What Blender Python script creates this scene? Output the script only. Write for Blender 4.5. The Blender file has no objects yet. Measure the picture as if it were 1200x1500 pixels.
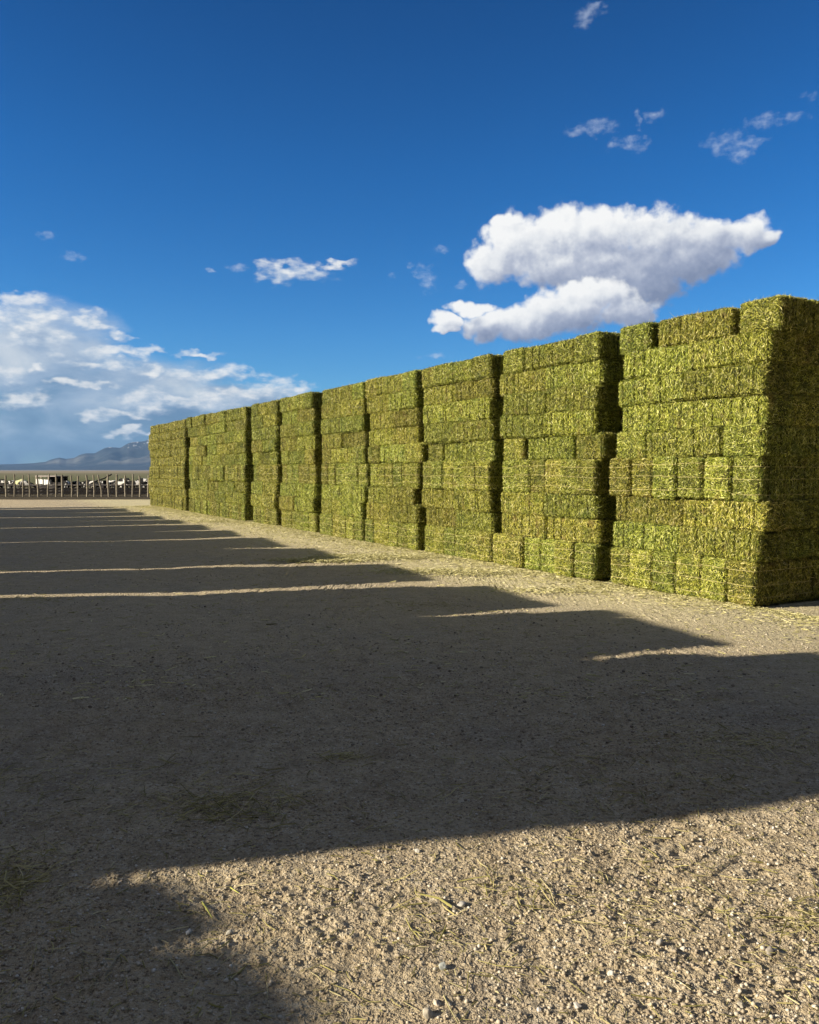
import bpy, math, random
import numpy as np
from mathutils import Vector, Matrix
R = math.radians
rng = np.random.default_rng(7)
random.seed(7)

# ------------------------------------------------------------------ camera, light, exposure
SC = bpy.context.scene
COL = SC.collection
CAM_H = 1.73
FPX = 1200.0                      # focal length in photo pixels (photo is 1200 wide)
PITCH = math.atan(61.5 / 1200.0)
cd = bpy.data.cameras.new('camera')
cam = bpy.data.objects.new('camera', cd)
COL.objects.link(cam)
cam.location = (0, 0, CAM_H)
cam.rotation_euler = (math.pi / 2 - PITCH, 0, 0)
cd.sensor_fit = 'HORIZONTAL'
cd.sensor_width = 36.0
cd.lens = 36.0
cd.clip_start = 0.05
cd.clip_end = 90000
SC.camera = cam
SC.view_settings.view_transform = 'Standard'
SC.view_settings.look = 'None'
SC.view_settings.gamma = 1
SC.view_settings.exposure = 0.85
SC.cycles.max_bounces = 5
SC.cycles.diffuse_bounces = 1
SC.cycles.volume_bounces = 0
SC.cycles.transparent_max_bounces = 6

SUN_EL = 21.0
LIGHT_AZ = 76.5                   # light travels towards this azimuth (clockwise from +Y)
lv = Vector((math.sin(R(LIGHT_AZ)) * math.cos(R(SUN_EL)), math.cos(R(LIGHT_AZ)) * math.cos(R(SUN_EL)), -math.sin(R(SUN_EL))))
sd = bpy.data.lights.new('sun', 'SUN')
sd.energy = 5.0
sd.angle = R(0.55)
sd.color = (1.0, 0.90, 0.735)
sun = bpy.data.objects.new('sun', sd)
COL.objects.link(sun)
sun.rotation_euler = lv.to_track_quat('-Z', 'Y').to_euler()
sun.location = (-20, -5, 30)

def azel(px, py):
    """a point of the photo as a world direction (azimuth, elevation) in degrees"""
    x, y, z = (px - 600) / FPX, 1.0, (750 - py) / FPX
    c, s = math.cos(PITCH), math.sin(PITCH)
    y2, z2 = y * c + z * s, -y * s + z * c
    return math.degrees(math.atan2(x, y2)), math.degrees(math.atan2(z2, math.hypot(x, y2)))

# ------------------------------------------------------------------ node helper
class NT:
    def __init__(s, tree):
        s.t = tree
        s.n = tree.nodes
        s.l = tree.links
    def put(s, sock, v):
        if isinstance(v, bpy.types.NodeSocket):
            s.l.new(v, sock)
        elif v is not None:
            if hasattr(sock.default_value, '__len__') and not hasattr(v, '__len__'):
                v = (v, v, v)
            if hasattr(sock.default_value, '__len__') and len(sock.default_value) == 4 and len(v) == 3:
                v = (*v, 1)
            sock.default_value = v
    def m(s, op, a, b=None, c=None, clamp=False):
        n = s.n.new('ShaderNodeMath')
        n.operation = op
        n.use_clamp = clamp
        for i, v in enumerate((a, b, c)):
            s.put(n.inputs[i], v)
        return n.outputs[0]
    def v(s, op, a, b=None, c=None):
        n = s.n.new('ShaderNodeVectorMath')
        n.operation = op
        for i, x in enumerate((a, b, c)):
            if x is not None:
                s.put(n.inputs[i], x)
        return n.outputs['Value'] if op in ('DOT_PRODUCT', 'LENGTH') else n.outputs['Vector']
    def noise(s, vec, scale, detail=4, rough=0.5, dist=0.0, color=False):
        n = s.n.new('ShaderNodeTexNoise')
        s.put(n.inputs['Vector'], vec)
        n.inputs['Scale'].default_value = scale
        n.inputs['Detail'].default_value = detail
        n.inputs['Roughness'].default_value = rough
        n.inputs['Distortion'].default_value = dist
        return n.outputs['Color' if color else 'Fac']
    def voro(s, vec, scale, out='Distance', feature='F1'):
        n = s.n.new('ShaderNodeTexVoronoi')
        n.feature = feature
        s.put(n.inputs['Vector'], vec)
        n.inputs['Scale'].default_value = scale
        return n.outputs[out]
    def ss(s, x, a, b, lo=0.0, hi=1.0):
        n = s.n.new('ShaderNodeMapRange')
        n.interpolation_type = 'SMOOTHSTEP'
        s.put(n.inputs['Value'], x)
        n.inputs['From Min'].default_value = a
        n.inputs['From Max'].default_value = b
        n.inputs['To Min'].default_value = lo
        n.inputs['To Max'].default_value = hi
        return n.outputs['Result']
    def mix(s, f, a, b, mode='MIX'):
        n = s.n.new('ShaderNodeMix')
        n.data_type = 'RGBA'
        n.blend_type = mode
        s.put(n.inputs[0], f)
        s.put(n.inputs[6], a)
        s.put(n.inputs[7], b)
        return n.outputs[2]
    def ramp(s, f, stops):
        n = s.n.new('ShaderNodeValToRGB')
        s.put(n.inputs[0], f)
        e = n.color_ramp.elements
        while len(e) < len(stops):
            e.new(0.5)
        for k, (p, c) in enumerate(stops):
            e[k].position = p
            e[k].color = (*c, 1)
        return n.outputs[0]
    def sep(s, vec):
        n = s.n.new('ShaderNodeSeparateXYZ')
        s.put(n.inputs[0], vec)
        return n.outputs
    def comb(s, x, y, z=0.0):
        n = s.n.new('ShaderNodeCombineXYZ')
        for i, q in enumerate((x, y, z)):
            s.put(n.inputs[i], q)
        return n.outputs[0]

# ------------------------------------------------------------------ world: sky with clouds
SKY_S = 0.062
W = bpy.data.worlds.new('World')
SC.world = W
W.use_nodes = True
W.node_tree.nodes.clear()
w = NT(W.node_tree)
sky = w.n.new('ShaderNodeTexSky')
sky.sky_type = 'NISHITA'
sky.sun_disc = False
sky.sun_elevation = R(SUN_EL)
sky.sun_rotation = R(LIGHT_AZ + 180)
sky.altitude = 1500
sky.air_density = 1.0
sky.dust_density = 0.3
sky.ozone_density = 2.5
hs = w.n.new('ShaderNodeHueSaturation')
hs.inputs['Saturation'].default_value = 1.35
hs.inputs['Value'].default_value = 1.0
w.l.new(sky.outputs[0], hs.inputs['Color'])
tc = w.n.new('ShaderNodeTexCoord')
gx, gy, gz = w.sep(tc.outputs['Generated'])
U0 = w.m('MULTIPLY', w.m('ARCTAN2', gx, gy), 57.2958)
V0 = w.m('MULTIPLY', w.m('ARCSINE', gz), 57.2958)
UV = w.comb(U0, V0)

def blobs_to_dirs(bl):
    out = []
    for (x, y, rx, ry) in bl:
        a, e = azel(x, y)
        k = 57.3 / 1200
        out.append((a, e, rx * k * math.cos(R(a)) ** 2, ry * k * math.cos(R(a)) * math.cos(R(e))))
    return out

def cloud_group(name, bl, warp, wscale, amp, nscale, stretch=1.0, soft=0.25, detail=8, billow=0.0):
    g = bpy.data.node_groups.new(name, 'ShaderNodeTree')
    g.interface.new_socket('UV', in_out='INPUT', socket_type='NodeSocketVector')
    g.interface.new_socket('D', in_out='OUTPUT', socket_type='NodeSocketFloat')
    q = NT(g)
    gi = q.n.new('NodeGroupInput')
    go = q.n.new('NodeGroupOutput')
    uv = gi.outputs[0]
    sv = q.v('MULTIPLY', uv, (1.0, stretch, 1.0))
    wn = q.noise(sv, wscale, 3, 0.5, color=True)
    wuv = q.v('MULTIPLY_ADD', q.v('SUBTRACT', wn, (.5, .5, .5)), (warp, warp * .8, 0), uv)
    mn = None
    for (a, e, rx, ry) in blobs_to_dirs(bl):
        iv = (1 / rx, 1 / ry, 0)
        p = q.v('MULTIPLY_ADD', wuv, iv, (-a / rx, -e / ry, 0))
        r2 = q.v('DOT_PRODUCT', p, p)
        mn = r2 if mn is None else q.m('SMOOTH_MIN', mn, r2, soft)
    f = q.m('SUBTRACT', 1.0, mn)
    f = q.m('MAXIMUM', f, -4.0)
    nz = q.noise(sv, nscale, detail, 0.58)
    d = q.m('MULTIPLY_ADD', q.m('SUBTRACT', nz, 0.5), amp, f)
    if billow:
        vz = q.voro(q.v('ADD', sv, q.v('MULTIPLY', wn, (.6, .6, 0))), nscale * 1.6)
        d = q.m('MULTIPLY_ADD', q.m('SUBTRACT', 0.45, vz), billow, d)
    q.l.new(d, go.inputs[0])
    return g

def dens(g, uv):
    n = w.n.new('ShaderNodeGroup')
    n.node_tree = g
    w.l.new(uv, n.inputs[0])
    return n.outputs[0]

cum_up = [(762, 352, 60, 44), (742, 325, 30, 14), (815, 345, 75, 40), (880, 340, 75, 38), (960, 342, 75, 40), (1030, 350, 65, 34),
          (1090, 346, 46, 28), (722, 385, 42, 34), (830, 385, 100, 42), (930, 395, 100, 50), (1010, 380, 75, 36),
          (930, 425, 80, 30), (790, 402, 40, 16), (1125, 348, 16, 14)]
cum_low = [(830, 456, 78, 34), (770, 472, 78, 28), (715, 478, 48, 22), (690, 452, 36, 12), (655, 470, 26, 12), (655, 480, 24, 7), (868, 430, 62, 26), (915, 455, 50, 22)]
wisps = [(622, 397, 16, 10), (628, 414, 15, 14), (648, 364, 11, 6), (574, 406, 7, 5), (603, 385, 6, 4), (676, 416, 7, 8),
         (878, 186, 32, 12), (845, 192, 16, 8), (920, 211, 32, 11), (894, 211, 8, 6), (934, 176, 7, 10), (957, 170, 14, 8),
         (1065, 207, 36, 14), (1045, 218, 14, 12), (1095, 212, 30, 8), (1120, 178, 32, 10), (1085, 224, 18, 12), (1167, 170, 18, 9), (1187, 140, 14, 8),
         (860, 22, 24, 14), (875, 12, 20, 8), (104, 376, 22, 6), (65, 346, 16, 5), (345, 392, 18, 6), (640, 522, 26, 6), (306, 396, 8, 4), (410, 555, 12, 4)]
streak = [(436, 398, 48, 13), (408, 391, 30, 9), (490, 386, 26, 6), (130, 468, 24, 12), (122, 462, 18, 8), (145, 478, 26, 7),
          (175, 490, 18, 8), (8, 438, 22, 10), (40, 450, 44, 14),
          (62, 470, 42, 26), (30, 478, 60, 30), (70, 490, 40, 24), (175, 516, 46, 9), (215, 515, 26, 7), (288, 520, 30, 5), (150, 532, 60, 8), (220, 541, 20, 8),
          (330, 549, 56, 10), (285, 553, 40, 9), (232, 556, 12, 5), (118, 563, 42, 7), (8, 550, 34, 16), (270, 580, 40, 6), (350, 578, 60, 12), (420, 571, 40, 15), (440, 570, 22, 12), (390, 575, 40, 12),
          (210, 590, 36, 20), (195, 608, 40, 7), (140, 609, 28, 7), (178, 634, 24, 8), (205, 630, 24, 5), (40, 590, 40, 14), (300, 590, 60, 12), (60, 540, 16, 5)]
bank = [(40, 540, 160, 90), (110, 590, 200, 80), (60, 640, 260, 60), (230, 600, 150, 50), (330, 590, 110, 28), (180, 555, 150, 40), (-150, 560, 220, 120)]
GU = [cloud_group('cumulus_top', cum_up, 1.7, 0.5, 1.5, 0.9, billow=0.42, soft=0.15), cloud_group('cumulus_top_mass', cum_up, 1.7, 0.5, 1.5, 0.6, soft=0.3, detail=3)]
GL = [cloud_group('cumulus_foot', cum_low, 1.7, 0.5, 1.5, 0.9, billow=0.42, soft=0.15), cloud_group('cumulus_foot_mass', cum_low, 1.7, 0.5, 1.5, 0.6, soft=0.3, detail=3)]
g2 = cloud_group('wisp_field', wisps, 1.3, 1.1, 4.6, 1.3, 1.4, detail=10)
g3 = cloud_group('streak_field', streak, 2.6, 0.6, 3.6, 0.85, 1.9, billow=0.5, soft=.5, detail=10)
g4 = cloud_group('bank_field', bank, 4.0, 0.15, 1.4, 0.28, 2.2)
SD = (-0.55, 0.75)
def off(k):
    return w.v('ADD', UV, (SD[0] * k, SD[1] * k, 0))
# main cumulus, two lobes
CN = w.noise(UV, 0.7, 7, 0.62)
def lobe(G, y0, y1, x0, x1):
    d = dens(G[0], UV)
    m0, m1, m2 = dens(G[1], UV), dens(G[1], off(0.7)), dens(G[1], off(2.2))
    al = w.ss(d, -0.14, 0.55)
    xc = (x0 + x1) / 2
    q = w.m('MULTIPLY_ADD', w.m('SUBTRACT', m0, m1), 0.30, 0.11)
    q = w.m('MULTIPLY_ADD', w.m('SUBTRACT', m0, m2), 0.10, q)
    q = w.m('MULTIPLY_ADD', w.m('SUBTRACT', CN, 0.5), 0.62, q)
    q = w.m('MULTIPLY_ADD', w.ss(V0, azel(xc, y0)[1], azel(xc, y1)[1]), 0.46, q)
    q = w.m('MULTIPLY_ADD', w.ss(U0, azel(x1, y1)[0], azel(x0, y1)[0]), 0.22, q)
    q = w.m('MULTIPLY_ADD', w.ss(d, 0.8, 0.0), 0.16, q)
    c = w.ramp(q, [(0.10, (.22, .27, .40)), (0.34, (.33, .38, .51)), (0.56, (.52, .56, .66)), (0.78, (.80, .82, .85)), (1.0, (.96, .96, .95))])
    return al, c
a1, c1 = lobe(GU, 452, 322, 700, 1120)
a0, c0 = lobe(GL, 505, 432, 640, 960)
# wisps
d2 = dens(g2, UV)
a2 = w.m('MULTIPLY', w.ss(d2, -0.2, 3.1), 0.72)
c2 = (.62, .70, .84)
# small low cumulus
d3 = dens(g3, UV)
d3b = dens(g3, off(0.7))
a3 = w.m('MULTIPLY', w.ss(d3, -0.75, 1.75), 0.96)
s3 = w.m('MULTIPLY_ADD', w.m('SUBTRACT', d3, d3b), 0.30, 0.62)
c3 = w.ramp(s3, [(0.2, (.36, .45, .60)), (0.55, (.58, .66, .76)), (0.85, (.84, .86, .87)), (1.0, (.92, .92, .90))])
# grey bank
d4 = dens(g4, UV)
a4 = w.m('MULTIPLY', w.ss(d4, -0.5, 0.85), 0.90)
n4 = w.noise(w.v('MULTIPLY', UV, (1, 2.0, 1)), 0.16, 6, 0.55, 0.4)
c4 = w.ramp(w.m('MULTIPLY_ADD', w.m('SUBTRACT', V0, 6.0), 0.045, n4), [(0.20, (.11, .20, .34)), (0.36, (.20, .31, .46)), (0.50, (.36, .46, .60)), (0.66, (.64, .69, .74)), (0.80, (.80, .82, .83))])
b_sky = w.n.new('ShaderNodeBackground')
# added outside the frame: sky darkened to cut fill, lighter zenith for ground shade
fill_sky = w.m('MAXIMUM', w.ss(gy, 0.60, 0.22), w.ss(gz, 0.56, 0.76))
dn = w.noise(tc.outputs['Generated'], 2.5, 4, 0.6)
fill_skyc = w.mix(w.ss(gz, 0.74, 0.90), w.ramp(dn, [(0.3, (.004, .005, .006)), (0.7, (.010, .011, .013))]), w.ramp(dn, [(0.3, (.125, .142, .195)), (0.7, (.24, .265, .35))]))
skyc = w.mix(1.0, hs.outputs[0], w.ramp(gz, [(0.0, (.62, .96, 1.18)), (0.16, (.62, 1.0, 1.24)), (0.34, (.50, .88, 1.14)), (0.50, (.46, .69, .91))]), 'MULTIPLY')
w.l.new(skyc, b_sky.inputs[0])
b_sky.inputs[1].default_value = SKY_S
def bg(col, strength):
    b = w.n.new('ShaderNodeBackground')
    w.put(b.inputs[0], col)
    b.inputs[1].default_value = strength
    return b.outputs[0]
def msh(f, a, b):
    n = w.n.new('ShaderNodeMixShader')
    w.put(n.inputs[0], f)
    w.l.new(a, n.inputs[1])
    w.l.new(b, n.inputs[2])
    return n.outputs[0]
CS = 0.56
S = msh(a4, b_sky.outputs[0], bg(c4, CS))
S = msh(a3, S, bg(c3, CS))
S = msh(a2, S, bg(c2, CS))
S = msh(a1, S, bg(c1, CS))
S = msh(a0, S, bg(c0, CS))
S = msh(fill_sky, S, bg(fill_skyc, 1.0))
wo = w.n.new('ShaderNodeOutputWorld')
w.l.new(S, wo.inputs[0])
W.cycles.sampling_method = 'MANUAL'
W.cycles.sample_map_resolution = 512

# ------------------------------------------------------------------ mesh helpers
def tag(o, label=None, cat=None, group=None, kind=None):
    if label: o['label'] = label
    if cat: o['category'] = cat
    if group: o['group'] = group
    if kind: o['kind'] = kind
    return o

def link(name, me, parent=None, mat=None):
    o = bpy.data.objects.new(name, me)
    COL.objects.link(o)
    if parent is not None:
        o.parent = parent
    if mat is not None and me is not None:
        me.materials.clear()
        me.materials.append(mat)
    return o

def empty(name, loc=(0, 0, 0), rz=0):
    o = bpy.data.objects.new(name, None)
    COL.objects.link(o)
    o.location = loc
    o.rotation_euler = (0, 0, rz)
    o.empty_display_size = 0.2
    return o

def mesh_np(name, V, faces, smooth=False):
    """faces: list of int arrays (n,k)"""
    me = bpy.data.meshes.new(name)
    V = np.asarray(V, np.float32)
    me.vertices.add(len(V))
    me.vertices.foreach_set('co', V.ravel())
    loops = np.concatenate([f.ravel() for f in faces]).astype(np.int32)
    tot = np.concatenate([np.full(len(f), f.shape[1]) for f in faces]).astype(np.int32)
    start = np.concatenate([[0], np.cumsum(tot)[:-1]]).astype(np.int32)
    me.loops.add(len(loops))
    me.loops.foreach_set('vertex_index', loops)
    me.polygons.add(len(tot))
    me.polygons.foreach_set('loop_start', start)
    me.polygons.foreach_set('loop_total', tot)
    if smooth is not False:
        sm = np.full(len(tot), bool(smooth)) if isinstance(smooth, bool) else smooth
        me.polygons.foreach_set('use_smooth', sm)
    me.update(calc_edges=True)
    me.validate()
    return me

def hash2(ix, iy, seed):
    h = (ix.astype(np.int64) * 374761393 + iy.astype(np.int64) * 668265263 + seed * 1274126177) & 0xffffffff
    h = ((h ^ (h >> 13)) * 1274126177) & 0xffffffff
    return ((h ^ (h >> 16)) & 0xffff) / 65535.0

def vnoise(x, y, seed=0):
    ix, iy = np.floor(x), np.floor(y)
    fx, fy = x - ix, y - iy
    ux, uy = fx * fx * (3 - 2 * fx), fy * fy * (3 - 2 * fy)
    a, b = hash2(ix, iy, seed), hash2(ix + 1, iy, seed)
    c, d = hash2(ix, iy + 1, seed), hash2(ix + 1, iy + 1, seed)
    return (a + (b - a) * ux) * (1 - uy) + (c + (d - c) * ux) * uy - 0.5

def fbm(x, y, scale, octs, seed=0, gain=0.5):
    s, a, f = 0, 1.0, 1.0 / scale
    for k in range(octs):
        s = s + a * vnoise(x * f + 17.3 * k, y * f - 9.1 * k, seed + k)
        a *= gain
        f *= 2.03
    return s

# row frame: origin at the near corner of the near stack, d away from the camera, n into the stacks
C0 = np.array([4.30, 10.18])
dv = np.array([-math.sin(R(29.7)), math.cos(R(29.7))])
nv = np.array([math.cos(R(29.7)), math.sin(R(29.7))])

def ground_h(x, y):
    dist = np.hypot(x, y)
    near = np.clip(1.6 - dist / 25, 0, 1)
    h = 0.045 * fbm(x, y, 6.0, 2, 3) * np.clip(1.5 - dist / 60, 0, 1)
    h = h + 0.022 * fbm(x, y, 1.1, 2, 11) * near
    c = np.clip(1.9 * fbm(x, y, 0.75, 3, 51) + .55, 0.12, 1.25)          # where the surface is loose and cloddy
    h = h + c * near * (0.007 * fbm(x, y, 0.15, 2, 21) + 0.0075 * np.maximum(fbm(x, y, 0.045, 2, 31), -0.12) + 0.011 * fbm(x, y, 0.021, 1, 41))
    # wheel ruts that run with the rows
    a = x * nv[0] + y * nv[1]
    b = x * dv[0] + y * dv[1]
    a2 = a + 0.35 * fbm(x, y, 3.0, 2, 61)
    rut = np.exp(-((a2 - 3.15) / 0.55) ** 2) + 0.6 * np.exp(-((a2 - 5.1) / 0.5) ** 2)
    h = h + near * np.clip(.3 + 1.6 * fbm(x, y, 1.6, 2, 81), 0, 1) * 0.024 * fbm(a2 * 26, b * 1.1, 1.0, 2, 83)
    h = h + rut * near * (0.016 * fbm(a2 * 9, b * 0.7, 1.0, 2, 71) - 0.014 + 0.004 * np.sign(np.sin(b * 55 + 14 * np.abs(a2 - 3.15))) * (fbm(x, y, .8, 2, 77) > -.05))
    return h * np.clip((60 - dist) / 20, 0, 1)

def axis_coords(lo_f, hi_f, step, lo, hi, grow, first=1.0):
    c = list(np.arange(lo_f, hi_f + step * .5, step))
    s, p = step * first, c[-1]
    while p < hi:
        s *= grow
        p += s
        c.append(p)
    s, p = step * first, c[0]
    pre = []
    while p > lo:
        s *= grow if p > 0 else grow * 1.05
        p -= s
        pre.append(p)
    return np.array(pre[::-1] + c)

# ------------------------------------------------------------------ materials
def new_mat(name):
    m = bpy.data.materials.new(name)
    m.use_nodes = True
    m.node_tree.nodes.clear()
    q = NT(m.node_tree)
    b = q.n.new('ShaderNodeBsdfPrincipled')
    o = q.n.new('ShaderNodeOutputMaterial')
    q.l.new(b.outputs[0], o.inputs[0])
    b.inputs['Roughness'].default_value = 0.85
    b.inputs['Specular IOR Level'].default_value = 0.2
    return m, q, b

def simple(name, col, rough=0.8, var=0.25, scale=6.0, spec=0.2, metal=0.0):
    m, q, b = new_mat(name)
    t = q.n.new('ShaderNodeTexCoord')
    n = q.noise(t.outputs['Object'], scale, 5, 0.6)
    c2 = tuple(c * (1 - var) for c in col)
    c3 = tuple(min(1, c * (1 + var)) for c in col)
    q.put(b.inputs['Base Color'], q.ramp(n, [(0.3, c2), (0.7, c3)]))
    b.inputs['Roughness'].default_value = rough
    b.inputs['Metallic'].default_value = metal
    b.inputs['Specular IOR Level'].default_value = spec
    bp = q.n.new('ShaderNodeBump')
    bp.inputs['Strength'].default_value = 0.3
    bp.inputs['Distance'].default_value = 0.01
    q.put(bp.inputs['Height'], n)
    q.put(b.inputs['Normal'], bp.outputs[0])
    return m

def mat_hay(name='alfalfa_hay', dark=1.0):
    m, q, b = new_mat(name)
    t = q.n.new('ShaderNodeTexCoord')
    g = q.n.new('ShaderNodeNewGeometry')
    oi = q.n.new('ShaderNodeObjectInfo')
    isl = g.outputs['Random Per Island']
    pos = q.v('ADD', t.outputs['Object'], q.v('MULTIPLY', q.comb(oi.outputs['Random'], oi.outputs['Random'], oi.outputs['Random']), (31, 17, 53)))
    col = q.ramp(isl, [(0.0, (.022, .032, .005)), (0.20, (.085, .108, .012)), (0.42, (.245, .278, .030)), (0.64, (.48, .495, .060)), (0.84, (.76, .74, .15)), (1.0, (.95, .91, .42))])
    # clumps that dried brown or stayed green
    n1 = q.noise(pos, 5.0, 4, 0.6)
    col = q.mix(q.m('MULTIPLY', q.ss(n1, 0.56, 0.72), 0.55), col, (.36, .27, .09))
    n2 = q.noise(pos, 3.1, 3, 0.6)
    col = q.mix(q.m('MULTIPLY', q.ss(n2, 0.54, 0.70), 0.5), col, (.15, .215, .035))
    h = q.n.new('ShaderNodeHueSaturation')
    h.inputs['Saturation'].default_value = 1.0
    q.put(h.inputs['Value'], q.m('MULTIPLY_ADD', oi.outputs['Random'], 0.42, 0.80))
    q.put(h.inputs['Hue'], q.m('MULTIPLY_ADD', q.m('FRACT', q.m('MULTIPLY', oi.outputs['Random'], 7.77)), 0.032, 0.482))
    q.put(h.inputs['Color'], col)
    q.put(b.inputs['Base Color'], h.outputs[0])
    b.inputs['Roughness'].default_value = 0.5
    b.inputs['Specular IOR Level'].default_value = 0.35
    fn = q.noise(q.v('MULTIPLY', t.outputs['Object'], (160, 40, 40)), 1.0, 3, 0.6)
    bp = q.n.new('ShaderNodeBump')
    bp.inputs['Strength'].default_value = 0.6
    bp.inputs['Distance'].default_value = 0.01
    q.put(bp.inputs['Height'], fn)
    q.put(b.inputs['Normal'], bp.outputs[0])
    return m

def mat_mass():
    """the packed inside of a bale between the loose stems"""
    m, q, b = new_mat('packed_hay')
    t = q.n.new('ShaderNodeTexCoord')
    oi = q.n.new('ShaderNodeObjectInfo')
    pos = q.v('ADD', t.outputs['Object'], q.v('MULTIPLY', q.comb(oi.outputs['Random'], oi.outputs['Random'], oi.outputs['Random']), (31, 17, 53)))
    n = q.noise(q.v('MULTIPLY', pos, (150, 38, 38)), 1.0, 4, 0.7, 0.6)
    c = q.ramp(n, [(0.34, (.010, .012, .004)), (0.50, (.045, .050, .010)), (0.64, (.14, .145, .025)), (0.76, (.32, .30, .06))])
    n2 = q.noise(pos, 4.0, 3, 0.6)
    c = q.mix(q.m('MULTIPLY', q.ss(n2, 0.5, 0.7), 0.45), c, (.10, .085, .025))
    q.put(b.inputs['Base Color'], c)
    bp = q.n.new('ShaderNodeBump')
    bp.inputs['Strength'].default_value = 1.0
    bp.inputs['Distance'].default_value = 0.02
    q.put(bp.inputs['Height'], n)
    q.put(b.inputs['Normal'], bp.outputs[0])
    return m

def mat_ground():
    m, q, b = new_mat('dry_dirt_yard')
    g = q.n.new('ShaderNodeNewGeometry')
    P = g.outputs['Position']
    x, y, z = q.sep(P)
    big = q.noise(P, 0.55, 5, 0.6)
    mid = q.noise(P, 4.0, 5, 0.65)
    fine = q.noise(P, 55.0, 4, 0.65)
    grit = q.noise(P, 190.0, 2, 0.6)
    base = q.ramp(mid, [(0.30, (.40, .315, .20)), (0.5, (.515, .415, .265)), (0.72, (.62, .51, .335))])
    base = q.mix(q.m('MULTIPLY', q.ss(big, 0.48, 0.66), 0.5), base, (.38, .325, .25))
    # the hard-packed far yard is mixed paler
    pack = q.m('MULTIPLY', q.ss(y, 4.6, 9.5), q.ss(q.noise(P, 1.1, 4, .6), 0.25, 0.5, .6, 1.0))
    base = q.mix(q.m('MULTIPLY', pack, 0.22), base, (.78, .68, .47))
    # chaff trodden into the dirt along the foot of the stacks
    a = q.v('DOT_PRODUCT', q.v('SUBTRACT', P, (C0[0], C0[1], 0)), (nv[0], nv[1], 0))
    s_ = q.v('DOT_PRODUCT', q.v('SUBTRACT', P, (C0[0], C0[1], 0)), (dv[0], dv[1], 0))
    chn = q.noise(P, 26.0, 4, 0.7)
    edge = q.m('MULTIPLY', q.ss(a, -3.0, -0.8), q.ss(s_, -3.0, 3.0, .35, 1.0))
    chaff = q.m('MULTIPLY', edge, q.ss(chn, 0.38, 0.62, .25, 1.0))
    base = q.mix(q.m('MULTIPLY', chaff, 0.72), base, (.90, .83, .46))
    # crumbs, trodden stems and damp spots, a hand wide
    spot = q.noise(P, 15.0, 4, 0.72)
    base = q.mix(q.ss(spot, 0.56, 0.70, 0, .55), base, (.16, .125, .085))
    base = q.mix(q.ss(spot, 0.44, 0.34, 0, .45), base, (.74, .66, .50))
    base = q.mix(q.ss(fine, 0.56, 0.70, 0, .8), base, (.68, .61, .49))
    base = q.mix(q.ss(fine, 0.45, 0.32, 0, .8), base, (.12, .09, .065))
    base = q.mix(q.ss(grit, 0.66, 0.76, 0, .6), base, (.66, .62, .54))
    base = q.mix(q.ss(grit, 0.36, 0.26, 0, .6), base, (.13, .10, .07))
    # stack yard ends; dark pen soil, pasture, dry flats, pale playa
    yy = q.m('MULTIPLY_ADD', q.m('SUBTRACT', q.noise(P, 0.12, 4, 0.6), 0.5), 3.0, y)
    far = q.m('SQRT', q.m('ADD', q.m('MULTIPLY', x, x), q.m('MULTIPLY', y, y)))
    farc = q.m('LOGARITHM', far, 10.0)
    fn = q.noise(q.v('MULTIPLY', P, (.0015, .008, 0)), 1.0, 5, 0.6)
    fc = q.ramp(q.m('MULTIPLY', q.m('MULTIPLY_ADD', q.m('SUBTRACT', fn, .5), 0.5, farc), 0.25),
                [(0.44, (.085, .07, .045)), (0.475, (.12, .11, .06)), (0.56, (.15, .155, .075)), (0.66, (.20, .18, .11)), (0.74, (.33, .28, .20)), (0.82, (.20, .18, .14)), (0.90, (.34, .31, .28)), (1.0, (.52, .50, .48))])
    col = q.mix(q.ss(yy, 47.0, 49.0), base, fc)
    q.put(b.inputs['Base Color'], col)
    b.inputs['Roughness'].default_value = 0.95
    b.inputs['Specular IOR Level'].default_value = 0.1
    hh = q.m('MULTIPLY_ADD', fine, 0.8, q.m('MULTIPLY', grit, 0.25))
    pb = q.voro(q.v('ADD', P, q.v('MULTIPLY', q.noise(P, 20, 2, .5, color=True), (.03, .03, .03))), 42.0)
    hh = q.m('MULTIPLY_ADD', q.ss(pb, 0.45, 0.1), 0.5, hh)
    hh = q.m('MULTIPLY_ADD', q.noise(P, 17.0, 4, 0.75), 2.2, hh)
    bp = q.n.new('ShaderNodeBump')
    bp.inputs['Strength'].default_value = 1.0
    bp.inputs['Distance'].default_value = 0.02
    q.put(bp.inputs['Height'], hh)
    q.put(b.inputs['Normal'], bp.outputs[0])
    return m

def mat_island(name, stops, rough=0.8):
    m, q, b = new_mat(name)
    g = q.n.new('ShaderNodeNewGeometry')
    t = q.n.new('ShaderNodeTexCoord')
    n = q.noise(t.outputs['Object'], 60.0, 4, 0.6)
    c = q.ramp(g.outputs['Random Per Island'], stops)
    c = q.mix(q.ss(n, 0.40, 0.70, 0, 0.22), c, (.16, .13, .10))
    q.put(b.inputs['Base Color'], c)
    b.inputs['Roughness'].default_value = rough
    bp = q.n.new('ShaderNodeBump')
    bp.inputs['Strength'].default_value = 0.4
    bp.inputs['Distance'].default_value = 0.004
    q.put(bp.inputs['Height'], n)
    q.put(b.inputs['Normal'], bp.outputs[0])
    return m

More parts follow.
